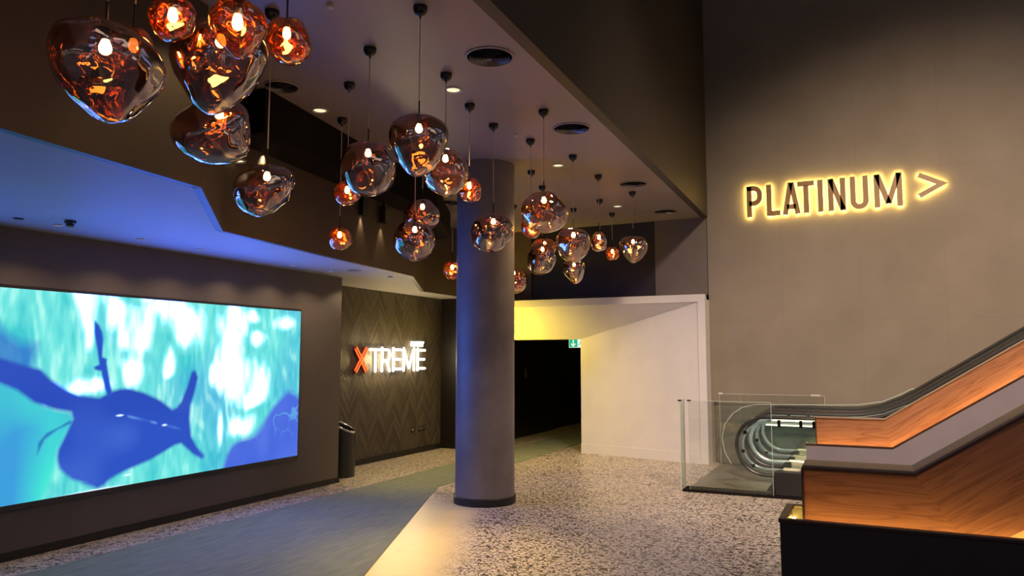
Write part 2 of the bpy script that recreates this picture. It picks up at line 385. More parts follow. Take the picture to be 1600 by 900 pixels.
# screen wall and its black skirting
struct('wall_left', G().box(XW - .9, XW, -4, 8.75, 0, ZS + .05), M_wall, 'dark grey plaster wall that carries the big screen')
sk = G().box(XW, XW + .015, -4, 8.765, 0, .075).box(XW - .2, XW + .015, 8.75, 8.765, 0, .075)
struct('baseboard_left', sk, M_black, 'black skirting under the screen wall')
# chevron wall in the recess
struct('wall_chevron', G().box(-8.0, -7.7, 8.75, 12.9, 0, ZS + .05), M_chev, 'dark timber wall of chevron boards')
struct('baseboard_chevron', G().box(-7.7, -7.682, 8.75, 12.9, 0, .10), M_black, 'black skirting under the chevron wall')
struct('wall_return', G().box(-8.0, -7.08, 12.9, 13.05, 0, ZS), M_blackw, 'narrow black wall at the end of the chevron wall')
struct('wall_corridor', G().box(-7.3, -7.08, 13.05, 17.45, 0, 2.9), M_blackw, 'black side wall of the corridor')
struct('wall_corridor_end', G().box(-7.5, -7.16, 17.45, 20.4, 0, 2.9).box(-7.5, -4.5, 20.2, 20.4, 0, 2.9), M_black, 'black far end of the corridor')
struct('wall_corridor_right', G().box(-4.85, -4.7, 13.5, 20.4, 0, 2.9), M_blackw, 'black right side of the corridor')
struct('ceiling_corridor', G().box(-7.3, -4.7, 13.42, 20.4, 2.16, 2.3), M_blackw, 'low black ceiling of the corridor')
# soffit over the screen, with its zigzag edge and the bulkhead face rising from it
edge = [(-3.80, -4), (-3.84, 1.0), (-3.95, 2.21), (-4.10, 3.62), (-5.35, 4.99), (-5.58, 6.64), (-5.88, 9.04), (-7.06, 11.20), (-7.02, 12.9)]
sof = [(-8.6, -4)] + edge + [(-8.6, 12.9)]
struct('soffit', G().prism(sof, 'xy', ZS, ZS + .06), M_soff, 'lower ceiling over the screen wall with a zigzag edge')
bf = G()
for a, b in zip(edge[:-1], edge[1:]):
    d = Vector((b[0] - a[0], b[1] - a[1])).normalized(); n = Vector((-d.y, d.x)); a = Vector(a) - n * .003; b = Vector(b) - n * .003; n = n * .06
    bf.add([(a[0], a[1], ZS - .002), (b[0], b[1], ZS - .002), (b[0] + n.x, b[1] + n.y, ZS - .002), (a[0] + n.x, a[1] + n.y, ZS - .002),
            (a[0], a[1], ZC), (b[0], b[1], ZC), (b[0] + n.x, b[1] + n.y, ZC), (a[0] + n.x, a[1] + n.y, ZC)],
           [(0, 1, 2, 3), (4, 7, 6, 5), (0, 4, 5, 1), (2, 6, 7, 3), (0, 3, 7, 4), (1, 5, 6, 2)])
struct('wall_bulkhead', bf, M_bulk, 'brown vertical face above the zigzag soffit edge')
dropz = 3.86
dr = [(-4.9, 5.02), (-5.16, 6.7), (-5.46, 9.0), (-6.4, 11.0), (-7.06, 11.18), (-5.90, 9.04), (-5.60, 6.64), (-5.37, 5.0)]
struct('ceiling_drop', G().prism(dr[::-1], 'xy', dropz, ZC), M_drop, 'dark dropped strip of ceiling along the bulkhead')
# main ceiling and tall bulkhead on the right
be = [(-2.12, -4), (-2.27, 4.4), (-2.43, YP)]
struct('ceiling', G().prism([(-8.6, -4)] + be + [(-8.6, YP)], 'xy', ZC, ZC + .12), M_ceil, 'dark brown ceiling with pendants')
bg_ = G()
for a, b in zip(be[:-1], be[1:]):
    bg_.add([(a[0] + .012, a[1], ZC - .001), (b[0] + .012, b[1], ZC - .001), (b[0] - .1, b[1], ZC - .001), (a[0] - .1, a[1], ZC - .001),
             (a[0] + .012, a[1], 9.4), (b[0] + .012, b[1], 9.4), (b[0] - .1, b[1], 9.4), (a[0] - .1, a[1], 9.4)],
            [(0, 1, 2, 3), (4, 7, 6, 5), (0, 4, 5, 1), (2, 6, 7, 3), (0, 3, 7, 4), (1, 5, 6, 2)])
struct('wall_upper', bg_, M_tall, 'tall dark face above the ceiling edge, beside the escalator hall')
struct('wall_back', G().box(-2.43, 5.0, YP, YP + .2, 0, 9.4), M_plat, 'tall grey-beige plaster wall behind the escalators')
struct('ceiling_hall', G().box(-2.5, 5, -4, YP + .2, 9.45, 9.6), M_bulk, 'high ceiling of the escalator hall')
struct('wall_over_portal', G().box(-8.6, -2.43, YP, YP + .2, 2.75, ZC), M_black, 'black wall above the white portal')
struct('wall_panel', G().box(-8.6, -5.84, YP - .03, YP, 2.9, ZC), M_bulk, 'brown panel above the portal beside the column')
struct('wall_panel_right', G().box(-3.37, -2.44, YP - .02, YP, 2.9, ZC), M_wall, 'dark grey panel above the portal at the right corner')
# white portal: frame, splayed head, right cheek
yf = 12.85
struct('trim_1', G().box(-2.56, -2.43, yf, YP, 0, 2.88).box(-6.95, -2.56, yf, yf + .14, 2.75, 2.88).box(-6.95, -2.43, yf + .14, YP, 2.80, 2.88), M_white, 'pale frame around the portal')
wp = G().add([(-2.56, yf + .02, 0), (-4.89, 13.38, 0), (-4.89, 13.38, 2.14), (-2.56, yf + .02, 2.75), (-2.56, 13.2, 0), (-4.85, 13.5, 0), (-4.85, 13.5, 2.14), (-2.56, 13.2, 2.75)],
             [(0, 1, 2, 3), (4, 7, 6, 5), (1, 5, 6, 2), (0, 3, 7, 4), (0, 4, 5, 1), (2, 6, 7, 3)])
struct('wall_portal', wp, M_white, 'cream cheek wall of the portal')
yp = G().add([(-2.56, yf + .01, 2.75), (-4.89, 13.38, 2.14), (-7.06, 13.38, 2.14), (-7.06, yf + .01, 2.75), (-4.89, 13.5, 2.2), (-7.06, 13.5, 2.2), (-7.06, 13.2, 2.8), (-2.56, 13.2, 2.8)],
             [(0, 3, 2, 1), (1, 2, 5, 4), (4, 5, 6, 7), (0, 7, 6, 3), (0, 1, 4, 7), (2, 3, 6, 5)])
struct('ceiling_portal', yp, M_white, 'splayed cream head of the portal in yellow light')
A, B = Vector((-2.56, yf + .02)), Vector((-4.89, 13.38)); nn = Vector((-(B - A).y, (B - A).x)).normalized() * -.012
if nn.y > 0: nn = -nn
struct('baseboard_portal', G().prism([tuple(A), tuple(A + nn), tuple(B + nn), tuple(B)], 'xy', 0, .175), M_white, 'cream skirting of the portal cheek')

# ------------------------------------------------------------------ round column
ccx, ccy, cr = -4.36, 8.40, .372
t = thing('round_column', 'tall round dark plaster column standing between carpet and terrazzo', 'column', (ccx, ccy, 0))
obj('shaft', G().lathe([(cr, .0), (cr, ZC)], (ccx, ccy, 0), 72), M_column, t, True)
obj('base_ring', G().lathe([(cr + .001, 0), (cr + .018, 0), (cr + .018, .085), (cr + .001, .095)], (ccx, ccy, 0), 72, close=False), M_black, t, True)

# ------------------------------------------------------------------ big screen
def srgb_arr(c): return np.array(s2l(c))
SY0, SY1, SZ0, SZ1 = 2.35, 7.80, .50, 2.415
def build_screen():
    t = thing('video_screen', 'huge wall screen playing a blue underwater picture of a large fish silhouette', 'screen', (XW, (SY0 + SY1) / 2, SZ0))
    g = G().bbox(XW, XW + .07, SY0 - .02, SY1 + .02, SZ0 - .055, SZ1 + .03, .004)
    obj('frame', g, M_darkmetal, t)
    ny, nz = 720, 260
    ys = np.linspace(SY0, SY1, ny + 1); zs = np.linspace(SZ0, SZ1, nz + 1)
    Y, Z = np.meshgrid(ys, zs)
    rng = np.random.default_rng(5)
    def vn(sx, sz, seed, oy=0, oz=0):
        r = np.random.default_rng(seed).random((64, 64))
        a = (Y * sx + oy) % 64; b = (Z * sz + oz) % 64
        i, j = np.floor(a).astype(int), np.floor(b).astype(int); u, v = a - i, b - j
        u = u * u * (3 - 2 * u); v = v * v * (3 - 2 * v); i1, j1 = (i + 1) % 64, (j + 1) % 64
        return (r[i % 64, j % 64] * (1 - u) + r[i1, j % 64] * u) * (1 - v) + (r[i % 64, j1] * (1 - u) + r[i1, j1] * u) * v
    wy = (vn(3, 2, 1) - .5) * .16; wz = (vn(2.5, 3, 2) - .5) * .2
    Y0, Z0 = Y, Z
    def mask(poly, soft=.015, warp=0):
        P = np.array(poly); y = Y0 + warp * wy; z = Z0 + warp * wz
        inside = np.zeros(Y.shape, bool); dist = np.full(Y.shape, 9.)
        for k in range(len(P)):
            a, b = P[k], P[(k + 1) % len(P)]
            c = ((a[1] > z) != (b[1] > z)) & (y < (b[0] - a[0]) * (z - a[1]) / (b[1] - a[1] + 1e-9) + a[0]); inside ^= c
            d = b - a; tt = np.clip(((y - a[0]) * d[0] + (z - a[1]) * d[1]) / (d @ d), 0, 1)
            dist = np.minimum(dist, np.hypot(y - a[0] - tt * d[0], z - a[1] - tt * d[1]))
        sd = np.where(inside, dist, -dist); return np.clip(sd / soft * .5 + .5, 0, 1)
    body = [(3.968, 1.79), (4.147, 1.735), (4.333, 1.686), (4.434, 1.59), (4.57, 1.50), (4.71, 1.435), (4.924, 1.399), (5.068, 1.46), (5.15, 1.478), (5.24, 1.481), (5.423, 1.431), (5.637, 1.338), (5.796, 1.23), (5.85, 1.25), (5.904, 1.306), (5.979, 1.472), (6.027, 1.623), (6.05, 1.648), (6.085, 1.645), (6.125, 1.571), (6.085, 1.411), (6.036, 1.261), (6.029, 1.11), (6.062, 0.918), (6.139, 0.796), (6.249, 0.689), (6.250, 0.655), (6.208, 0.651), (6.095, 0.714), (5.927, 0.849), (5.84, .84), (5.752, 0.801), (5.543, 0.718), (5.266, 0.649), (5.116, 0.602), (4.97, 0.574), (4.87, .578), (4.792, 0.6), (4.69, .64), (4.617, 0.699), (4.56, .76), (4.537, 0.826), (4.53, .88), (4.537, 0.936), (4.596, 1.057), (4.665, 1.211), (4.644, 1.277), (4.483, 1.313), (4.289, 1.387), (4.131, 1.507), (3.981, 1.573), (3.2, 1.75), (3.2, 2.0)]
    spike = [(4.827, 2.165), (4.884, 2.117), (4.920, 2.05), (4.935, 1.982), (4.938, 1.803), (4.987, 1.779), (4.985, 1.745), (5.014, 1.625), (5.061, 1.453), (5.027, 1.387), (4.974, 1.491), (4.931, 1.661), (4.865, 1.675), (4.849, 1.702), (4.906, 1.728), (4.871, 1.897), (4.838, 2.031)]
    rock = [(7.9, 1.27), (7.77, 1.23), (7.6, 1.26), (7.452, 1.2), (7.36, 1.15), (7.274, 1.06), (7.133, 0.901), (6.991, 0.863), (6.774, 0.761), (6.619, 0.665), (6.522, 0.519), (6.474, 0.447), (7.9, 0.252)]
    ltop = [(2.0, 2.3), (3.7, 2.25), (3.885, 2.212), (4.043, 1.978), (4.167, 1.894), (4.285, 1.874), (4.296, 1.796), (4.272, 1.672), (4.147, 1.70), (3.912, 1.761), (2, 1.9)]
    tail = [(4.657, 1.173), (4.526, 1.126), (4.403, 1.044), (4.342, 0.912), (4.348, 1.019), (4.415, 1.099), (4.541, 1.150), (4.64, 1.20)]
    water = [(2.0, 1.70), (3.896, 1.59), (3.981, 1.573), (4.131, 1.507), (4.289, 1.387), (4.483, 1.313), (4.644, 1.277), (4.665, 1.211), (4.596, 1.057), (4.537, 0.936), (4.50, 0.719), (4.40, 0.50), (3.966, 0.30), (2, .3)]
    shadow = [(5.116, 0.612), (5.03, 0.530), (4.95, 0.505), (4.80, 0.59), (4.965, 0.66)]
    blobs = [(4.709, 2.36, 0.161, 0.133), (5.059, 2.315, 0.155, 0.121), (5.326, 2.116, 0.144, 0.214), (5.63, 2.313, 0.269, 0.167), (6.002, 2.141, 0.167, 0.212), (6.601, 2.204, 0.246, 0.288), (6.546, 1.674, 0.242, 0.364), (6.955, 2.347, 0.127, 0.085), (7.025, 2.05, 0.117, 0.107), (7.076, 1.539, 0.269, 0.234), (5.31, 1.654, 0.155, 0.195), (6.425, 0.962, 0.082, 0.138), (6.763, 1.014, 0.166, 0.143), (4.706, 1.501, 0.213, 0.091), (5.745, 1.795, 0.089, 0.149), (7.47, 2.285, 0.193, 0.134), (4.74, 2.128, 0.107, 0.2), (5.409, 2.482, 0.126, 0.09), (6.912, 1.376, 0.172, 0.126), (3.4, 2.35, .3, .2), (2.8, 2.3, .25, .2), (3.0, 2.0, .2, .2), (3.6, 2.1, .15, .15)]
    c = lambda *a: srgb_arr(a)[None, None]
    def mix(a, b, m): return a * (1 - m[..., None]) + b * m[..., None]
    # rippling turquoise light with slanting streaks
    n1 = vn(6, 2.6, 11, oy=0) ; n2 = vn(16, 5, 12); n3 = vn(34, 9, 13); n4 = vn(2.2, 1.6, 14)
    sk = np.sin((Y * 30 + Z * 11 + 11 * n1 + 7 * n4)) * .5 + .5
    n5 = vn(70, 12, 15, oy=3)
    base = .36 * n1 + .26 * n2 + .16 * n3 + .12 * sk + .25 * n4 + .08 * (n5 - .5)
    base = np.clip((base - .30) / .55, 0, 1)
    img = mix(c(70, 205, 212), c(140, 250, 238), base)
    img = mix(img, c(60, 150, 225), np.clip((vn(1.7, 1.4, 21) - .55) * 3, 0, 1) * .6)
    img = mix(img, c(190, 255, 246), np.clip((base - .62) * 2.6, 0, 1) * .8)
    glow = np.zeros(Y.shape)
    for (by, bz, ry, rz) in blobs:
        d = np.hypot((Y + 1.6 * wy + .05 * (n2 - .5) - by) / ry, (Z + 1.5 * wz - bz) / rz); glow = 1 - (1 - glow) * (1 - np.clip(1.5 - d, 0, 1) * .8)
    glow *= .7 + .5 * n2
    g1 = np.clip(glow * 1.9, 0, 1); g2 = np.clip((glow - .22 + .35 * (base - .5)) * 2.4, 0, 1) ** 1.5
    img = mix(img, c(150, 250, 240), g1 * .85)
    HI = np.array([1.2, 2.6, 19])[None, None]
    img = mix(img, HI, g2)
    img = mix(img, c(52, 92, 205), mask(ltop, .05, 1) * .75)
    wat = mix(c(64, 160, 222), c(70, 205, 215), np.clip((Z0 - 1.05) * 1.8 + (vn(4, 3, 31) - .5) * 1.2, 0, 1))
    edgeglow = np.clip((Y0 - 4.15) / .3, 0, 1) * np.clip(1.2 - (Z0 - .4), 0, 1)
    wat = mix(wat, c(70, 240, 215), edgeglow)
    img = mix(img, wat, mask(water, .03))
    img = mix(img, mix(c(92, 120, 230), c(70, 105, 222), n1), mask(rock, .05, 1.2))
    br = mask(rock, .05, 1.2) * np.clip(1 - np.abs(vn(7, 9, 41) + .3 * n2 - .62) * 9, 0, 1) * np.clip((Z0 - .72) * 2.5, 0, 1)
    img = mix(img, c(110, 190, 240), br * .8)
    bd = mix(c(48, 84, 196), c(70, 108, 214), np.clip((vn(2.5, 3, 51) - .3) * 1.6, 0, 1))
    bd = mix(bd, c(44, 76, 186), np.clip((Z0 - 1.05) * 3, 0, 1) * .8)
    ridge = np.exp(-((Z0 - (1.21 - .28 * (Y0 - 5.2))) / .012) ** 2) * np.clip((Y0 - 5.05) * 4, 0, 1) * np.clip((5.95 - Y0) * 4, 0, 1)
    bd = mix(bd, c(110, 165, 240), ridge * np.clip((vn(14, 10, 52) - .35) * 2, 0, .8))
    img = mix(img, bd, mask(body, .02)); img = mix(img, c(44, 86, 200), mask(spike, .012)); img = mix(img, c(48, 110, 190), mask(tail, .012) * .9)
    img = mix(img, bd, mask(shadow, .03))
    for (py, pz, sy, sz) in ((5.16, 1.21, .04, .010), (5.70, 1.07, .03, .010), (4.95, .50, .3, .012), (5.28, .60, .04, .01)):
        img = mix(img, np.array([.9, 1.2, 1.6])[None, None], np.clip(1.4 - np.hypot((Y0 - py) / sy, (Z0 - pz) / sz), 0, 1))
    img = img.reshape(-1, 3)
    X = XW + .0725
    v = np.stack([np.full(Y.size, X), Y.ravel(), Z.ravel()], 1) - np.array(t.location)
    idx = np.arange(Y.size).reshape(Y.shape)
    f = np.stack([idx[:-1, :-1], idx[:-1, 1:], idx[1:, 1:], idx[1:, :-1]], -1).reshape(-1, 4)
    me = bpy.data.meshes.new('display'); me.vertices.add(len(v)); me.vertices.foreach_set('co', v.ravel())
    me.loops.add(f.size); me.loops.foreach_set('vertex_index', f.ravel()); me.polygons.add(len(f)); me.polygons.foreach_set('loop_start', np.arange(0, f.size, 4))
    me.update(calc_edges=True)
    ca = me.color_attributes.new('picture', 'FLOAT_COLOR', 'POINT'); ca.data.foreach_set('color', np.concatenate([img, np.ones((len(img), 1))], 1).ravel())
    m, nt, N, L, b = newmat('screen_picture'); N.remove(b)
    at = N.new('ShaderNodeAttribute'); at.attribute_name = 'picture'; e = N.new('ShaderNodeEmission'); e.inputs[1].default_value = 1.0
    L.new(at.outputs['Color'], e.inputs[0]); L.new(e.outputs[0], N['Material Output'].inputs[0])
    me.materials.append(m); o = bpy.data.objects.new('display', me); COL.objects.link(o); o.parent = t
build_screen()

# ------------------------------------------------------------------ lettering
def ribbon(g, pts, w, P, cap_ext=0, closed=False):
    """flat mitred stroke along pts (2d); P(u,v)->front/back 3d pairs"""
    pts = [Vector(p) for p in pts]; n = len(pts); L_, R_ = [], []
    for i, p in enumerate(pts):
        a = pts[i - 1] if i > 0 else None; b = pts[i + 1] if i < n - 1 else None
        if a is None: d = (b - p).normalized(); nrm = Vector((-d.y, d.x)); k = 1
        elif b is None: d = (p - a).normalized(); nrm = Vector((-d.y, d.x)); k = 1
        else:
            d1 = (p - a).normalized(); d2 = (b - p).normalized(); n1 = Vector((-d1.y, d1.x)); n2 = Vector((-d2.y, d2.x))
            nrm = (n1 + n2).normalized(); k = min(3, 1 / max(.2, nrm.dot(n1)))
        L_.append(p + nrm * w / 2 * k); R_.append(p - nrm * w / 2 * k)
    poly = L_ + R_[::-1]; m = len(poly)
    vs = [P(q.x, q.y, 0) for q in poly] + [P(q.x, q.y, 1) for q in poly]; fs = []
    for i in range(n - 1):
        a, b, c, d = i, i + 1, m - 2 - i, m - 1 - i
        fs.append((a, b, c, d)); fs.append((m + a, m + d, m + c, m + b))
    for i in range(m): fs.append((i, m + i, m + (i + 1) % m, (i + 1) % m))
    g.add(vs, fs)
def arc(cx, cy, rx, ry, a0, a1, n=10):
    return [(cx + rx * math.cos(math.radians(a0 + (a1 - a0) * i / n)), cy + ry * math.sin(math.radians(a0 + (a1 - a0) * i / n))) for i in range(n + 1)]
def strokes(ch, w, h, s):
    """strokes of a condensed capital in a w*h box, stroke width s"""
    e = s / 2; L0, R0 = e, w - e
    if ch == 'P': r = min(h * .21, (w - s) * .6); return [[(e, 0), (e, h)], [(0, h - e), (R0 - r, h - e)] + arc(R0 - r, h - e - r, r, r, 90, 0, 6)[1:] + [(R0, h * .44 + r)] + arc(R0 - r, h * .44 + r, r, r, 0, -90, 6)[1:] + [(e, h * .44)]]
    if ch == 'L': return [[(e, 0), (e, h)], [(s * .9, e), (w, e)]]
    if ch == 'A': return [[(e * .9, 0), (w / 2 - e * .15, h)], [(w - e * .9, 0), (w / 2 + e * .15, h)], [(w * .24, h * .24), (w * .76, h * .24)]]
    if ch == 'T': return [[(0, h - e), (w, h - e)], [(w / 2, 0), (w / 2, h - s * .9)]]
    if ch == 'I': return [[(w / 2, 0), (w / 2, h)]]
    if ch == 'N': return [[(e, 0), (e, h)], [(w - e, 0), (w - e, h)], [(e * 1.1, h - e * .3), (w - e * 1.1, e * .3)]]
    if ch == 'U': r = w / 2 - e; return [[(e, h), (e, e + r)] + arc(w / 2, e + r, r, r, 180, 360, 12)[1:] + [(w - e, h)]]
    if ch == 'M': return [[(e, 0), (e, h)], [(w - e, 0), (w - e, h)], [(e * 1.2, h - e * .2), (w / 2, h * .10)], [(w - e * 1.2, h - e * .2), (w / 2, h * .10)]]
    if ch == '>': return [[(0, h), (w - e, h * .5), (0, 0)]]
    if ch == 'R': r = min(h * .2, (w - s) * .6); return [[(e, 0), (e, h)], [(0, h - e), (R0 - r, h - e)] + arc(R0 - r, h - e - r, r, r, 90, 0, 6)[1:] + [(R0, h * .46 + r)] + arc(R0 - r, h * .46 + r, r, r, 0, -90, 6)[1:] + [(e, h * .46)], [(w * .5, h * .46), (w - e, 0)]]
    if ch == 'E': return [[(e, 0), (e, h)], [(e, h - e), (w, h - e)], [(e, h * .5), (w * .93, h * .5)], [(e, e), (w, e)]]
    if ch == 'O': return [[(w / 2, h - e)] + arc(w / 2, h / 2, w / 2 - e, h / 2 - e, 90, 450, 20)[1:]]
    if ch == 'X': return [[(e, 0), (w - e, h)], [(e, h), (w - e, 0)]]
    if ch == 'Y': return [[(e, h), (w / 2, h * .45)], [(w - e, h), (w / 2, h * .45)], [(w / 2, 0), (w / 2, h * .47)]]
# halo-lit sign on the far wall
sg = thing('lettering_sign', 'halo-lit bronze letters and an arrow reading PLATINUM high on the plaster wall', 'sign', (-.2, YP, 4.2))
spans = [('P', -1.733, -1.476), ('L', -1.406, -1.185), ('A', -1.147, -.869), ('T', -.905, -.640), ('I', -.590, -.512), ('N', -.433, -.166), ('U', -.099, .172), ('M', .253, .662), ('>', .894, 1.25)]
nm = {'>': 'arrow'}
for ch, a, b in spans:
    h, z0 = (.545, 4.205) if ch != '>' else (.34, 4.34)
    s = .083 if ch != '>' else .075
    g = G()
    for st in strokes(ch, b - a, h, s): ribbon(g, st, s, lambda u, v, k: (a + u, YP - .065 + .03 * k, z0 + v))
    lt = obj('letter_' + ch.lower() if ch != '>' else 'arrow', g, M_bronze, sg)
    g = G()
    for st in strokes(ch, b - a, h, s): ribbon(g, st, s * .75, lambda u, v, k: (a + u, YP - .0348 + .008 * k, z0 + v))
    obj('led_back', g, M_halo, lt)
# neon sign on the chevron wall
sx = thing('neon_sign', 'glowing white XTREME neon sign with a red X on the chevron wall', 'sign', (-7.7, 11.1, 1.55))
def cap_tube(g, pts, r):
    g.tube([(-7.655, y, z) for y, z in pts], r, 10)
    for y, z in (pts[0], pts[-1]):
        g.add([(-7.655 + r * math.cos(a) * math.cos(b), y + r * math.sin(a) * math.cos(b), z + r * math.sin(b)) for b in [math.radians(q) for q in (-90, -45, 0, 45, 90)] for a in [2 * math.pi * k / 10 for k in range(10)]],
              [(j * 10 + k, j * 10 + (k + 1) % 10, (j + 1) * 10 + (k + 1) % 10, (j + 1) * 10 + k) for j in range(4) for k in range(10)])
zz, hh = 1.556, .405
y0, y1 = 10.025, 10.425
g = G()
for st in strokes('X', y1 - y0, hh, .085): ribbon(g, st, .085, lambda u, v, k: (-7.69 + .02 * k, y0 + u, zz - .005 + v))
tx = obj('red_tray', g, M_neonr2, sx)
for off in (-1, 1):
    for st in strokes('X', y1 - y0, hh, .085):
        g = G(); p, q = Vector(st[0]), Vector(st[1]); d = (q - p).normalized(); n_ = Vector((-d.y, d.x)) * .027 * off
        p, q = p + d * .015 + n_, q - d * .015 + n_
        mid = (p + q) / 2
        cap_tube(g, [(y0 + p.x, zz + p.y), (y0 + q.x, zz + q.y)], .010); obj('red_tube', g, M_neonr, tx, True)
for ch, a, b in [('T', 10.457, 10.80), ('R', 10.785, 11.10), ('E', 11.130, 11.425), ('M', 11.465, 11.890), ('E', 11.935, 12.240)]:
    g = G()
    for st in strokes(ch, b - a - .02, hh, .06): cap_tube(g, [(a + u, zz + v) for u, v in st], .021)
    obj('letter_' + ch.lower(), g, M_neonw, sx, True)
ya = 11.775
for ch, w in (('R', .09), ('O', .10), ('X', .10), ('Y', .10)):
    g = G()
    for st in strokes(ch, w, .088, .015): ribbon(g, st, .015, lambda u, v, k: (-7.69 + .03 * k, ya + u, 2.003 + v))
    obj('small_letter_' + ch.lower(), g, M_neonw, sx); ya += w + .012

# ------------------------------------------------------------------ sockets on the chevron wall
def plate(y, z, w, h, lab, n=1):
    t = thing('wall_socket', lab, 'socket', (-7.7, y, z), None)
    obj('face_plate', G().bbox(-7.7, -7.688, y - w / 2, y + w / 2, z, z + h, .003), M_black, t)
    for i in range(n):
        yy = y - w / 2 + w * (i + .5) / n
        obj('insert', G().bbox(-7.690, -7.683, yy - .018, yy + .018, z + h * .35, z + h * .75, .002), M_metal if n > 1 else M_plastic, t)
plate(11.87, .40, .085, .09, 'small single black socket on the chevron wall, the left one')
plate(12.12, .39, .085, .11, 'black socket with a steel insert on the chevron wall, the middle one', 2)
plate(12.29, .39, .085, .11, 'black socket nearest the dark end of the chevron wall', 2)

# ------------------------------------------------------------------ bin
bx, by, br = -7.22, 9.22, .185
t = thing('waste_bin', 'tall round black bin with a slanted chrome-rimmed opening behind the screen wall corner', 'bin', (bx, by, 0))
def slant_ring(r, z0, dz, n=40):   # the rim: high at the left rear, low at the right front
    return [(bx + r * math.cos(a), by + r * math.sin(a), z0 - dz * math.cos(a - .35)) for a in [2 * math.pi * i / n for i in range(n)]]
n = 40
bot = [(p[0], p[1], 0) for p in slant_ring(br, 0, 0)]; mid = [(p[0], p[1], .58) for p in slant_ring(br, 0, 0)]
def loft(rings, cap0=False, cap1=False):
    g = G(); m = len(rings[0]); g.v = [q for r in rings for q in r]
    g.f = [(j * m + i, j * m + (i + 1) % m, (j + 1) * m + (i + 1) % m, (j + 1) * m + i) for j in range(len(rings) - 1) for i in range(m)]
    if cap0: g.f.append(tuple(range(m))[::-1])
    if cap1: g.f.append(tuple(range((len(rings) - 1) * m, len(rings) * m)))
    return g
obj('bin_body', loft([bot, mid], True), M_darkmetal, t, True)
obj('bin_hood', loft([[(p[0], p[1], .585) for p in slant_ring(br, 0, 0)], slant_ring(br, .735, .085), slant_ring(br - .03, .735, .085), [(p[0], p[1], .45) for p in slant_ring(br - .03, 0, 0)]], False, True), M_darkmetal, t, True)
rr = slant_ring(br - .008, .745, .085); rr.append(rr[0]); rr.append(rr[1])
obj('bin_rim', G().tube(rr, .016, 10), M_chrome, t, True)

# ------------------------------------------------------------------ ceiling fittings
DLAB = ['round recessed downlight beside the nearer ceiling vent', 'round recessed downlight past the column between the two middle pendants cords', 'far recessed downlight near the portal end of the ceiling', 'recessed downlight in the dark part of the ceiling above the left pendants']
def downlight(x, y, z, r, lab, group=None):
    t = thing('downlight', lab, 'downlight', (x, y, z), group); downlight.last = t
    obj('rim', G().lathe([(r, 0), (r, -.008), (r * .86, -.014), (r * .72, -.006), (r * .70, 0)], (x, y, z), 28, close=False), M_plastic, t, True)
    obj('lens', G().lathe([(r * .71, -.002), (r * .01, -.003)], (x, y, z), 28), M_lens, t)
for (x, y), l in zip(DOWN + [(-4.857, 5.725)], DLAB): downlight(x, y, ZC, .085, l)
downlight(-5.30, 5.10, 3.66, .075, 'downlight hanging in the dark beside the smoky pendant by the soffit corner')
obj('stem', G().tube([(-5.30, 5.10, 3.66), (-5.30, 5.10, dropz)], .012, 8), M_darkmetal, downlight.last)
sof_d = [(-6.36, 3.25), (-6.40, 4.12), (-6.44, 4.98), (-6.47, 5.74), (-6.52, 6.52), (-6.54, 7.26), (-6.50, 7.97)]
sl = ['downlight in the soffit above the left part of the screen', 'soffit downlight just right of the smoke detector', 'soffit downlight above the fish silhouette fin', 'soffit downlight above the middle of the screen', 'soffit downlight above the right half of the screen', 'soffit downlight above the right end of the screen', 'soffit downlight beside the dark round speaker']
for _y in (10.65, 11.2, 11.8):
    light('sign_fill', 'POINT', (-7.52, _y, 1.76), 15, (1, .74, .32), shadow_soft_size=.01)  # points added in front of the neon to warm wall and soffit
light('soffit_lamp_or_added_spot', 'SPOT', (-6.19, 8.93, ZS - .03), 170, (1, .76, .24), spot_size=math.radians(75), spot_blend=1, shadow_soft_size=.03, tgt=(-5.9, 9.7, 0))
for (x, y), l in zip(sof_d, sl):
    downlight(x, y, ZS, .038, l, 'small downlights in the soffit')
    light('soffit_lamp_or_added_spot', 'SPOT', (x, y, ZS - .03), 20, (1, .74, .46), spot_size=math.radians(128), spot_blend=.75, shadow_soft_size=.02, tgt=(x - .05, y, 0))
downlight(-6.19, 8.92, ZS, .038, 'soffit downlight in the warm lit area by the zigzag corner', 'small downlights in the soffit')
light('soffit_lamp_or_added_spot', 'SPOT', (-6.6, 8.9, ZS - .03), 14, (1, .76, .48), spot_size=math.radians(125), spot_blend=.4, shadow_soft_size=.02, tgt=(-6.75, 8.6, 0))  # this and the next two: added warm spots without a fitting
light('soffit_lamp_or_added_spot', 'SPOT', (-6.9, 10.2, ZS - .03), 46, (1, .80, .60), spot_size=math.radians(125), spot_blend=.9, shadow_soft_size=.05, tgt=(-7.0, 10.6, 0))
light('soffit_lamp_or_added_spot', 'SPOT', (-6.6, 12.2, ZS - .15), 26, (1, .74, .38), spot_size=math.radians(125), spot_blend=.9, shadow_soft_size=.05, tgt=(-6.6, 11.8, 0))

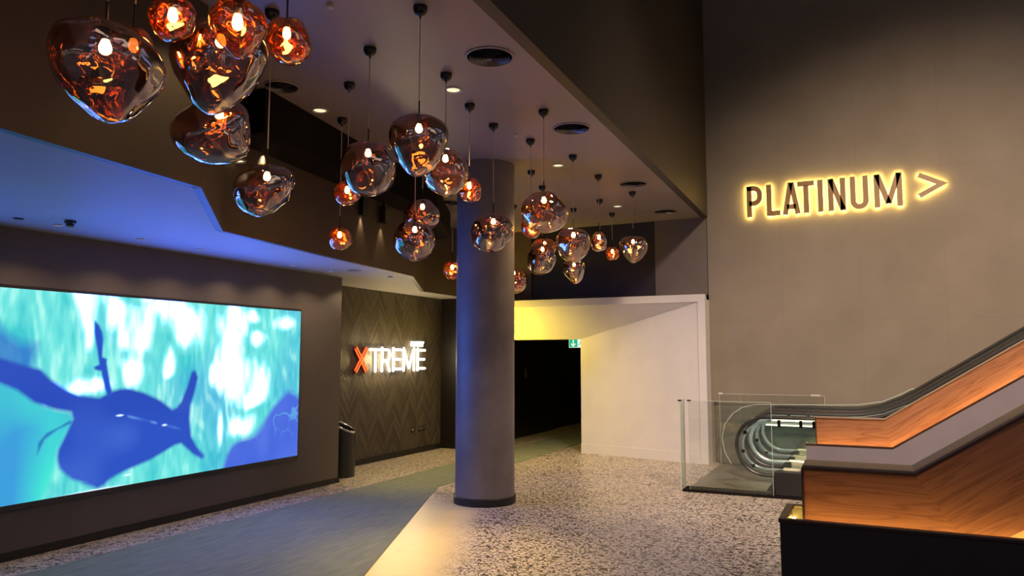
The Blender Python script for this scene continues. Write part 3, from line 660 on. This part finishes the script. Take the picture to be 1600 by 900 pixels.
def diffuser(x, y, z, r, lab):
    t = thing('ceiling_vent', lab, 'vent', (x, y, z))
    obj('rim', G().lathe([(r, 0), (r, -.008), (r * .92, -.014), (r * .90, -.002)], (x, y, z), 48, close=False), M_ventrim, t, True)
    obj('backing', G().lathe([(r * .91, -.001), (.001, -.001)], (x, y, z), 48), M_black, t)
    for k in range(6):
        q = r * (.82 - .125 * k)
        obj('cone_ring', G().lathe([(q, -.018 - .002 * k), (q - r * .075, -.003), (q - r * .078, -.003), (q - .004, -.020 - .002 * k)], (x, y, z), 48, close=False), M_vent, t, True)
    obj('hub', G().lathe([(r * .07, -.004), (r * .06, -.03), (.001, -.034)], (x, y, z), 20), M_vent, t, True)
diffuser(-2.702, 5.266, ZC, .205, 'large round ceiling vent nearest the camera, beside the ceiling edge')
diffuser(-2.774, 7.361, ZC, .205, 'round ceiling vent second along the ceiling edge')
diffuser(-2.89, 10.173, ZC, .205, 'round ceiling vent third along the ceiling edge')
diffuser(-2.961, 12.365, ZC, .205, 'farthest round ceiling vent at the dark corner')
diffuser(-4.74, 5.05, ZC, .16, 'dark round vent in the unlit ceiling behind the left pendants')
diffuser(-5.94, 10.14, ZC, .205, 'round vent in shadow just left of the column top')
diffuser(-5.02, 7.05, ZC, .09, 'small dark round vent behind the pendants in the middle')

def sprinkler(x, y, z, r, lab):
    o = obj('ceiling_sensor', G().lathe([(r, 0), (r, -.012), (r * .8, -.022), (.001, -.024)], (x, y, z), 24), M_plastic, None, True)
    tag(recenter(o), lab, 'sensor')
sprinkler(-3.313, 3.986, ZC, .026, 'small flat round sensor at the top of the ceiling near the front')
sprinkler(-3.419, 7.311, ZC, .024, 'small flat round sensor on the ceiling beside the column')
t = thing('smoke_detector', 'dark smoke detector with a pale tip under the blue soffit', 'smoke detector', (-6.13, 4.05, ZS))
obj('base', G().lathe([(.045, 0), (.045, -.025), (.032, -.03), (.030, -.05)], (-6.13, 4.05, ZS), 24), M_darkmetal, t, True)
obj('sensor_head', G().lathe([(.026, -.05), (.026, -.062), (.018, -.072), (.001, -.073)], (-6.13, 4.05, ZS), 24), M_plastic, t, True)
o = obj('soffit_plate', G().lathe([(.04, 0), (.04, -.006), (.001, -.008)], (-6.42, 3.79, ZS), 20), M_darkmetal, None, True); tag(recenter(o), 'small flat dark disc on the soffit at the far left', 'ceiling plate')
t = thing('ceiling_speaker', 'flat round dark speaker grille in the soffit by the end of the screen wall', 'speaker', (-6.168, 8.047, ZS))
obj('rim', G().lathe([(.11, 0), (.11, -.006), (.102, -.008), (.10, 0)], (-6.168, 8.047, ZS), 32, close=False), M_plastic, t, True)
obj('grille', G().lathe([(.10, -.002), (.06, -.005), (.001, -.006)], (-6.168, 8.047, ZS), 32), M_vent, t, True)
# square black spot cans on the bulkhead
for (x, y, lab) in ((-5.66, 7.52, 'black square spotlight can on the bulkhead, the left of two'), (-5.70, 8.05, 'black square spotlight can on the bulkhead, the right of two')):
    t = thing('spotlight_can', lab, 'spotlight', (x, y, 3.58), 'square spotlights on the bulkhead')
    g = G().box(x - .05, x - .042, y - .05, y + .05, 3.58, 3.80).box(x + .042, x + .05, y - .05, y + .05, 3.58, 3.80).box(x - .042, x + .042, y - .05, y - .042, 3.58, 3.80).box(x - .042, x + .042, y + .042, y + .05, 3.58, 3.80)
    obj('housing', g, M_darkmetal, t)
    obj('lens', G().box(x - .042, x + .042, y - .042, y + .042, 3.66, 3.67), M_lens, t)
    obj('mount', G().box(x - .02, x + .02, y - .02, y + .02, 3.80, dropz), M_darkmetal, t)
    light('bulkhead_lamp', 'SPOT', (x, y, 3.57), 9, (1, .78, .45), spot_size=math.radians(55), spot_blend=.7, shadow_soft_size=.02, tgt=(x - .10, y, 2.8))
light('bulkhead_lamp', 'SPOT', (-5.42, 5.55, dropz - .03), 42, (1, .76, .45), spot_size=math.radians(80), spot_blend=.6, shadow_soft_size=.03, tgt=(-5.45, 5.6, 0))
light('bulkhead_lamp', 'SPOT', (-3.62, 3.3, ZC - .3), 14, (1, .78, .42), spot_size=math.radians(110), spot_blend=.7, shadow_soft_size=.02, tgt=(-4.1, 3.45, 2.6))

# ------------------------------------------------------------------ pendants
def shade_mesh(name, W_, H_, seed, form):
    n, m = 72, 50; rnd = random.Random(seed); ox = rnd.random() * 50
    tilt = rnd.uniform(-.15, .15); az = rnd.uniform(0, 6.28)
    vs = []; fs = []
    dents = []
    for k in range(6):
        a, b = rnd.uniform(0, 6.28), rnd.uniform(-.9, .7)
        dents.append((Vector((math.cos(a) * math.cos(b), math.sin(a) * math.cos(b), math.sin(b))), rnd.uniform(.015, .06), rnd.uniform(.5, .85)))
    t0 = .16                                                    # opening at the neck
    for j in range(m + 1):
        th = t0 + (math.pi - t0) * j / m
        for i in range(n):
            ph = 2 * math.pi * i / n
            d = Vector((math.sin(th) * math.cos(ph), math.sin(th) * math.sin(ph), math.cos(th)))
            r = 1 + .11 * noise.noise(d * 1.1 + Vector((ox, 0, 3))) + .03 * noise.noise(d * 2.6 + Vector((0, ox, 9))) + .011 * noise.noise(d * 5.0 + Vector((ox, ox, 0)))
            for c, amp, wd in dents:
                q = (d - c).length; r -= amp * math.exp(-(q / wd) ** 2)
            z = d.z
            k = {'round': 1, 'top': 1 + .22 * z, 'egg': 1 - .16 * z, 'drop': 1 + .34 * z}[form]
            x, y, zz_ = d.x * r * k, d.y * r * k, d.z * r
            if zz_ > .8: zz_ = .8 + (zz_ - .8) * .4
            xx = x + math.cos(az) * tilt * zz_; yy = y + math.sin(az) * tilt * zz_
            vs.append((xx, yy, zz_))
    a = np.array(vs); lo, hi = a.min(0), a.max(0)
    wd = ((hi[0] - lo[0]) + (hi[1] - lo[1])) / 2
    a = (a - np.array([a[:n, 0].mean(), a[:n, 1].mean(), (lo[2] + hi[2]) / 2])) * np.array([W_ / wd, W_ / wd, H_ / (hi[2] - lo[2])])
    off = ((a[:, 0].min() + a[:, 0].max()) / 2, (a[:, 1].min() + a[:, 1].max()) / 2)
    for j in range(m):
        for i in range(n): fs.append((j * n + i, (j + 1) * n + i, (j + 1) * n + (i + 1) % n, j * n + (i + 1) % n))
    fs.append(tuple(range(m * n, (m + 1) * n)))
    return a, fs, off
def pendant(x, y, z, w, h, kind, form, seed, lab):
    mt = {'s': M_smoke, 'g': M_gold, 'c': M_copper}[kind]
    a, fs, off = shade_mesh('s', w, h, seed, form)
    top = z + h / 2
    t = thing('pendant_lamp', lab, 'pendant lamp', (x, y, ZC), 'blown copper glass pendants')
    # z is the globe centre; the socket sits on the cord axis
    obj('canopy', G().lathe([(.052, 0), (.052, -.018), (.047, -.038), (.034, -.056), (.016, -.066), (.008, -.070), (.006, -.088), (.001, -.09)], (x, y, ZC), 24), M_gun, t, True)
    obj('cord', G().tube([(x, y, ZC - .08), (x, y, top + .10)], .0042, 6), M_cord, t, True)
    sk_ = obj('lamp_holder', G().lathe([(.001, .125), (.0055, .12), (.0055, .012), (.014, .006), (.020, -.004), (.020, -.038), (.017, -.046), (.001, -.046)], (x, y, top), 20), M_gun, t, True)
    s_ = .026 if w > .3 else .022
    obj('bulb', G().lathe([(.012, -.042), (.016, -.05), (s_ * .9, -.07), (s_, -.083), (s_ * .85, -.098), (s_ * .45, -.107), (.001, -.109)], (x, y, top), 20), M_bulb, sk_, True)
    g = G(); g.v = [(p[0] + x, p[1] + y, p[2] + z) for p in a]; g.f = fs
    obj('glass_shade', g, mt, t, True)
PEND = [
 (-2.79, 1.95, 2.96, .436, .391, 's', 'drop', 1, 'largest smoky glass pendant at the far left, blue reflection on its base'),
 (-2.98, 2.22, 3.18, .235, .247, 'c', 'round', 2, 'small reddish pendant half hidden behind the far left smoky one'),
 (-2.73, 2.22, 3.30, .211, .194, 'c', 'round', 3, 'small amber pendant at the top edge, left of the brightest orange one'),
 (-2.78, 2.54, 3.20, .455, .430, 's', 'top', 4, 'large dark smoky pendant directly behind and below the brightest orange pendant'),
 (-2.21, 2.10, 3.10, .222, .220, 'c', 'top', 5, 'brightest small orange-red glass pendant hanging in front of a large dark one'),
 (-2.78, 2.99, 3.51, .244, .255, 'c', 'round', 6, 'small orange pendant on a dark rod, right of the brightest orange pendant'),
 (-3.34, 3.06, 3.10, .439, .380, 's', 'egg', 7, 'wide smoky pendant hanging below the large dark pendant, lowest of that stack'),
 (-3.75, 3.88, 2.96, .423, .369, 's', 'round', 8, 'smoky pendant hanging alone just above the corner of the blue soffit'),
 (-3.50, 4.71, 3.28, .447, .427, 's', 'round', 9, 'large copper-brown pendant with a blue streak, over a small orange one'),
 (-2.75, 4.28, 3.26, .429, .420, 's', 'top', 10, 'large smoky pendant with a bright blue patch, highest of the middle group'),
 (-4.13, 5.26, 3.26, .241, .218, 'c', 'egg', 11, 'small orange pendant tucked behind the large copper-brown one'),
 (-4.82, 6.03, 3.01, .256, .235, 'c', 'egg', 12, 'small orange pendant hanging lowest in front of the brown bulkhead'),
 (-3.22, 5.44, 3.39, .400, .411, 'g', 'round', 13, 'pale copper pendant overlapped by the smoky one with the blue patch'),
 (-3.41, 6.22, 3.42, .225, .237, 'c', 'egg', 14, 'small bright orange pendant in front of the column left edge'),
 (-4.26, 6.72, 3.32, .416, .360, 's', 'egg', 15, 'dark smoky pendant partly behind the one left of the column'),
 (-4.09, 6.31, 2.97, .430, .404, 's', 'round', 16, 'smoky pendant just left of the column, lower of an overlapping pair'),
 (-3.48, 6.88, 3.10, .445, .405, 's', 'round', 17, 'smoky pendant hanging right in front of the column'),
 (-4.79, 8.29, 2.92, .240, .240, 'c', 'round', 18, 'small dark red pendant peeking out from the left of the column'),
 (-5.09, 10.80, 3.03, .395, .416, 'g', 'round', 19, 'golden pendant peeking out from the right of the column, low down'),
 (-2.82, 6.69, 3.23, .446, .408, 'g', 'egg', 20, 'large copper-pink pendant right of the column, biggest on that side'),
 (-3.35, 7.56, 3.25, .232, .232, 'c', 'round', 21, 'small reddish pendant showing under the left of the large copper-pink one'),
 (-3.92, 8.87, 3.48, .230, .220, 'c', 'round', 22, 'small pendant almost hidden behind the large copper-pink one'),
 (-4.14, 9.76, 3.21, .440, .440, 's', 'round', 23, 'smoky pendant below the large copper-pink one'),
 (-4.42, 10.51, 3.47, .400, .330, 'c', 'round', 24, 'orange-topped pendant between the copper-pink one and the smoky one below'),
 (-3.15, 8.40, 3.16, .422, .407, 'g', 'round', 25, 'pale golden pendant directly above a pointed one, right of the copper-pink one'),
 (-4.30, 11.48, 3.21, .400, .400, 's', 'drop', 26, 'pendant with a pointed base hanging directly under the pale golden one'),
 (-3.19, 9.49, 3.36, .226, .278, 'g', 'egg', 27, 'narrow tall golden-brown pendant between the pale golden one and a tiny orange one'),
 (-3.68, 11.0, 3.57, .240, .230, 's', 'round', 28, 'small pendant hidden behind the narrow tall golden-brown one'),
 (-3.84, 12.13, 3.57, .250, .235, 'c', 'round', 29, 'tiny orange pendant second from the right end of the group'),
 (-3.06, 10.69, 3.40, .422, .403, 's', 'drop', 30, 'smoky pendant with a tapered base at the right end of the group'),
]
for p in PEND: pendant(*p)

# ------------------------------------------------------------------ exit sign
t = thing('exit_sign', 'green and white exit sign with a down arrow at the corridor opening', 'sign', (-5.0, 13.62, 1.98))
obj('sign_body', G().bbox(-5.215, -4.86, 13.60, 13.63, 1.985, 2.155, .004), M_exitw, t)
obj('green_panel', G().box(-5.205, -5.035, 13.594, 13.599, 1.995, 2.145), M_green, t)
g = G(); ribbon(g, [(-5.12, 2.135), (-5.12, 2.02)], .022, lambda u, v, k: (u, 13.588 + .005 * k, v)); ribbon(g, [(-5.165, 2.062), (-5.12, 2.012), (-5.075, 2.062)], .02, lambda u, v, k: (u, 13.588 + .005 * k, v))
obj('arrow', g, M_exitw, t)
g = G(); ribbon(g, [(-4.955, 2.125), (-4.955, 2.13)], .02, lambda u, v, k: (u, 13.588 + .005 * k, v))
for st in ([(-4.96, 2.11), (-4.97, 2.07), (-4.945, 2.04), (-4.96, 2.01)], [(-4.97, 2.07), (-5.0, 2.035), (-5.02, 2.035)], [(-4.96, 2.10), (-4.935, 2.075)], [(-4.96, 2.10), (-4.99, 2.085)]): ribbon(g, st, .011, lambda u, v, k: (u, 13.588 + .005 * k, v))
obj('running_figure', g, M_green, t)
# dark door with an oval glass and a handle on the corridor wall
t = thing('door_1', 'dark door with a small oval window on the black corridor wall', 'door', (-7.08, 16.1, 0)); t['kind'] = 'structure'
obj('door_leaf', G().bbox(-7.085, -7.055, 15.0, 17.2, 0, 2.1, .004), M_blackw, t)
g = G().add([(-7.052, 15.62 + .085 * math.cos(a), 1.44 + .13 * math.sin(a)) for a in [2 * math.pi * k / 24 for k in range(24)]] + [(-7.057, 15.62 + .085 * math.cos(a), 1.44 + .13 * math.sin(a)) for a in [2 * math.pi * k / 24 for k in range(24)]], [tuple(range(24))] + [(k, (k + 1) % 24, 24 + (k + 1) % 24, 24 + k) for k in range(24)])
obj('oval_window', g, M_vent, t)
obj('door_handle', G().bbox(-7.055, -7.02, 15.6, 15.65, .82, 1.02, .006), M_gun, t)

# ------------------------------------------------------------------ escalators
SL = math.tan(math.radians(32.9))
def rail_path(y, r, zc=.625, xc=-1.22, xe=4.0, bx_=.20, start=-1.02):
    p = [(start, y, zc - r)] + [(xc + r * math.cos(math.radians(a)), y, zc + r * math.sin(math.radians(a))) for a in range(-90, -271, -10)]
    p += [(bx_ - .5, y, zc + r), (bx_ - .25, y, zc + r + .012), (bx_, y, zc + r + .06), (bx_ + .3, y, zc + r + .19), (bx_ + .55, y, zc + r + .34)]
    z1 = zc + r + .34; p.append((xe, y, z1 + (xe - bx_ - .55) * SL)); return p
def escalator(ya, yb, lab):
    t = thing('escalator', lab, 'escalator', (1.0, (ya + yb) / 2, 0), 'escalators behind the timber cladding')
    for k, y in enumerate((ya, yb)):
        s = 1 if k == 0 else -1
        obj('handrail', G().tube(rail_path(y, .380), .027, 10, ry=.042), M_rubber, t, True)
        # glass balustrade inside the handrail loop
        path = [(p[0], p[2]) for p in rail_path(y, .340)]
        low = [(4.0, path[-1][1] - .70), (.45, .36), (-.95, .27)]
        poly = path + low
        obj('balustrade_glass', G().prism(poly, 'xz', y - .005, y + .005), M_glass, t)
        # pale steel tube, glow added, following the inside of the loop, held by clips
        ring = rail_path(y + s * .03, .305)
        obj('loop_tube', G().tube(ring[:-1], .016 if (k == 0 and ya < 11) else .026, 10), M_tube, t, True)
        obj('light_strip', G().tube([(p[0], p[1] + s * .02, p[2]) for p in rail_path(y + s * .03, .275)[19:-1]], .008, 6), M_ledy, t, True)
        for a in (150, 195, 235):
            cxx = -1.2 + .33 * math.cos(math.radians(a)); czz = .63 + .33 * math.sin(math.radians(a))
            obj('clip', G().bbox(cxx - .022, cxx + .022, y - .02, y + .02, czz - .022, czz + .022, .005), M_gun, t)
        for q in (-1.05, -.78, -.62):
            obj('clip', G().bbox(q - .02, q + .02, y - .02, y + .03, .88, .97, .005), M_gun, t)
        obj('deck', G().bbox(-1.02, 4.0, y - .07, y + .07, 0.02, .35, .012), M_deck, t)
        # newel base where the handrail dives in
        obj('newel_base', G().prism([(-1.16, .02), (-1.14, .24), (-1.06, .33), (-.98, .33), (-.98, .02)], 'xz', y - .075, y + .075), M_rubber, t)
    obj('step_plate', G().bbox(-1.25, 4.0, ya + .06, yb - .06, .0, .03, .004), M_metal, t)
    g = G()
    for k in range(22): g.box(-1.24, -.95, ya + .08 + k * (yb - ya - .16) / 22, ya + .095 + k * (yb - ya - .16) / 22, .03, .037)
    obj('comb', g, M_gun, t)
light('deck_fill', 'SPOT', (-.85, 11.15, .90), 26, (1, .95, .55), shadow_soft_size=.004, spot_size=math.radians(110), spot_blend=.6)  # unseen spots added to brighten the decks, in place of comb lights
light('deck_fill', 'SPOT', (-.85, 12.55, .90), 20, (1, .95, .55), shadow_soft_size=.004, spot_size=math.radians(110), spot_blend=.6)
escalator(10.45, 11.30, 'nearer escalator with a black looped handrail behind the timber cladding')
escalator(11.90, 12.72, 'farther escalator beside the plaster wall')
o = obj('landing_plate', G().bbox(-2.25, -1.25, 10.47, 13.15, .001, .012, .002), M_landing); tag(recenter(o), 'grey metal landing plate in front of the escalators', 'floor plate')
struct('trim_2', G().box(-2.28, -.76, 10.17, 10.47, .0, .03), M_drop, 'black channel along the front of the landing')
o = obj('escalator_side_panel', G().bbox(-1.10, -.72, 10.19, 10.34, .03, .335, .01), M_black); tag(recenter(o), 'black side panel at the foot of the nearer escalator', 'panel')
# glass screens
def glass_panel(name, x0, x1, y0, y1, z1, lab):
    t = thing(name, lab, 'glass panel', ((x0 + x1) / 2, (y0 + y1) / 2, 0))
    obj('pane', G().box(x0, x1, y0, y1, .03, z1), M_glass, t)
    e = .004
    g = G()
    if x1 - x0 > y1 - y0:
        g.box(x0 - e, x0, y0, y1, .03, z1).box(x1, x1 + e, y0, y1, .03, z1).box(x0, x1, y0, y1, z1, z1 + e)
    else:
        g.box(x0, x1, y0 - e, y0, .03, z1).box(x0, x1, y1, y1 + e, .03, z1).box(x0, x1, y0, y1, z1, z1 + e)
    obj('edge', g, M_glassedge, t); return t
t = glass_panel('glass_screen', -2.18, -1.12, 10.20, 10.212, 1.21, 'clear glass guard panel standing in front of the escalator loops')
obj('corner_clip', G().bbox(-2.20, -2.15, 10.185, 10.227, 1.205, 1.222, .002), M_gun, t)
t = glass_panel('glass_screen', -2.30, -2.288, 10.17, 10.42, 1.21, 'narrow glass return panel at the left end of the escalator guard')
obj('corner_clip', G().bbox(-2.32, -2.268, 10.15, 10.19, 1.205, 1.222, .002), M_gun, t)
t = glass_panel('glass_screen', -2.24, -.6, 12.95, 12.962, 1.18, 'glass guard panel against the plaster wall beyond the escalators')
obj('corner_clip', G().bbox(-2.26, -2.19, 12.935, 12.977, 1.17, 1.20, .002), M_plastic, t)
obj('corner_clip', G().bbox(-.80, -.66, 12.93, 12.977, 1.17, 1.20, .002), M_plastic, t)
# rounded clear guard
gp = [(-2.06, .04), (-2.16, .22), (-2.20, .46), (-2.15, .68), (-2.02, .86), (-1.86, .97), (-1.65, 1.02), (-.48, 1.045), (-.1, 1.06), (.24, 1.12), (.5, 1.24), (.62, 1.31), (.72, 1.33), (.80, 1.29)]
t = thing('rounded_guard', 'thin clear guard with a rounded end beyond the farther escalator', 'glass guard', (-.8, 12.85, 0))
obj('pane', G().prism(gp + [(.80, .3), (-2.0, .04)], 'xz', 12.84, 12.848), M_glass, t)
obj('edge', G().tube([(p[0], 12.844, p[1]) for p in gp], .006, 6), M_glassedge, t, True)

# ------------------------------------------------------------------ timber cladding and troughs
def wood_panel(y0, y1, x0, xb_top, xb_bot, z_top, z_bot, xe, slope, parent, name='timber_panel'):
    """front face split at the bend so that the grain follows the rise"""
    zt, zb = z_top + (xe - xb_top) * slope, z_bot + (xe - xb_bot) * slope
    me = bpy.data.meshes.new(name)
    P = [(x0, z_bot), (xb_bot, z_bot), (xe, zb), (xe, zt), (xb_top, z_top), (x0, z_top)]
    o_ = parent.location
    vs = [(p, y0, q) for p, q in P] + [(p, y1, q) for p, q in P]
    fs = [(0, 1, 4, 5), (1, 2, 3, 4), (6, 11, 10, 7), (7, 10, 9, 8)] + [(i, i + 6, (i + 1) % 6 + 6, (i + 1) % 6) for i in range(6)]
    me.from_pydata([(a - o_.x, b - o_.y, c - o_.z) for a, b, c in vs], [], fs)
    uvl = me.uv_layers.new(name='UVMap'); th = math.atan(slope)
    for pi, poly in enumerate(me.polygons):
        sl = pi in (1, 3)
        for li in poly.loop_indices:
            x, y, z = vs[me.loops[li].vertex_index]
            if sl: uvl.data[li].uv = ((x - xb_bot) * math.cos(th) + (z - z_bot) * math.sin(th) + xb_bot, -(x - xb_bot) * math.sin(th) + (z - z_bot) * math.cos(th) + z_bot)
            else: uvl.data[li].uv = (x + y * .5, z)
    me.materials.append(M_wood); me.update(); o = bpy.data.objects.new(name, me); COL.objects.link(o); o.parent = parent; return o
def bent(x0, xb, z, xe, slope, th):
    """profile of a thin bent strip of thickness th (upwards)"""
    return [(x0, z), (xb, z), (xe, z + (xe - xb) * slope), (xe, z + th + (xe - xb) * slope), (xb, z + th), (x0, z + th)]
# far parapet along the escalators
t = thing('timber_parapet', 'timber-clad parapet along the escalators in the background, glowing orange along its foot', 'parapet', (1.2, 10.3, 0))
wood_panel(10.32, 10.35, -.585, .20, .27, 1.03, .56, 3.9, .645, t)
obj('cap', G().prism(bent(-.60, .20, 1.03, 3.9, .645, .018), 'xz', 10.30, 10.365), M_cap, t)
obj('end_trim', G().box(-.60, -.585, 10.305, 10.36, .56, 1.03), M_trimwood, t)
F = G().prism([(-.705, 0), (3.9, 0), (3.9, .695 + (3.9 - .27) * .645), (.27, .695), (-.705, .695)], 'xz', 10.15, 10.19)
obj('grey_outer_panel', F, M_purple, t)
obj('edge_trim', G().prism(bent(-.715, .27, .695, 3.9, .645, .02), 'xz', 10.145, 10.195).box(-.715, -.69, 10.195, 10.365, .695, .715), M_trimwood, t)
obj('end_panel', G().box(-.705, -.69, 10.19, 10.365, 0, .695), M_purple, t)
obj('light_strip', G().prism(bent(-.66, .27, .600, 3.85, .645, .012), 'xz', 10.20, 10.225), M_led, t)
obj('trough_floor', G().prism(bent(-.69, .27, .56, 3.9, .645, .012), 'xz', 10.19, 10.32), M_beige, t)
# near parapet
t = thing('timber_parapet', 'timber-clad parapet in the right foreground behind its low black front wall, lit orange from below', 'parapet', (1.2, 5.9, 0))
wood_panel(5.84, 5.86, -.43, .28, .60, 1.0, .50, 3.3, .655, t)
obj('inner_panel', G().prism([(-.43, .5), (.60, .5), (3.3, .5 + 2.7 * .655), (3.3, 1.0 + 3.02 * .655), (.28, 1.0), (-.43, 1.0)], 'xz', 5.862, 6.14), M_desk, t)
obj('cap', G().prism(bent(-.435, .28, 1.0, 3.3, .655, .022), 'xz', 5.83, 6.15), M_cap, t)
obj('cap_edge', G().prism(bent(-.44, .283, .985, 3.3, .655, .022), 'xz', 5.822, 5.835), M_trimwood, t)
obj('end_trim', G().box(-.445, -.43, 5.825, 6.145, .5, 1.0), M_trimwood, t)
obj('lower_beige_panel', G().prism([(.60, .50), (3.3, .50 + 2.7 * .655), (3.3, .3), (.4, .3), (.4, .5)], 'xz', 5.85, 5.90), M_beige, t)
obj('rear_support', G().box(-.40, 3.0, 5.95, 6.10, 0, .5), M_desk, t)
obj('black_front_panel', G().box(-.585, 3.3, 5.655, 5.69, 0, .635), M_desk, t)
obj('black_end_panel', G().box(-.585, -.55, 5.69, 6.22, 0, .635), M_desk, t)
obj('black_rear_panel', G().box(-.55, -.40, 6.22, 6.25, 0, .635).box(-.585, -.55, 6.22, 6.25, 0, .635), M_desk, t)
obj('black_edge_trim', G().bbox(-.595, 3.3, 5.645, 5.70, .635, .665, .006).bbox(-.595, -.54, 5.70, 6.26, .635, .665, .006).bbox(-.54, -.40, 6.21, 6.26, .635, .665, .006), M_trimwood, t)
obj('trough_floor', G().box(-.55, 3.3, 5.69, 5.84, .52, .54).box(-.55, -.447, 5.84, 6.22, .52, .54), M_beige, t)
obj('light_strip', G().box(-.50, 3.3, 5.70, 5.72, .545, .56), M_led, t)
obj('light_strip', G().box(-.545, -.525, 5.74, 6.2, .545, .575), M_led2, t)
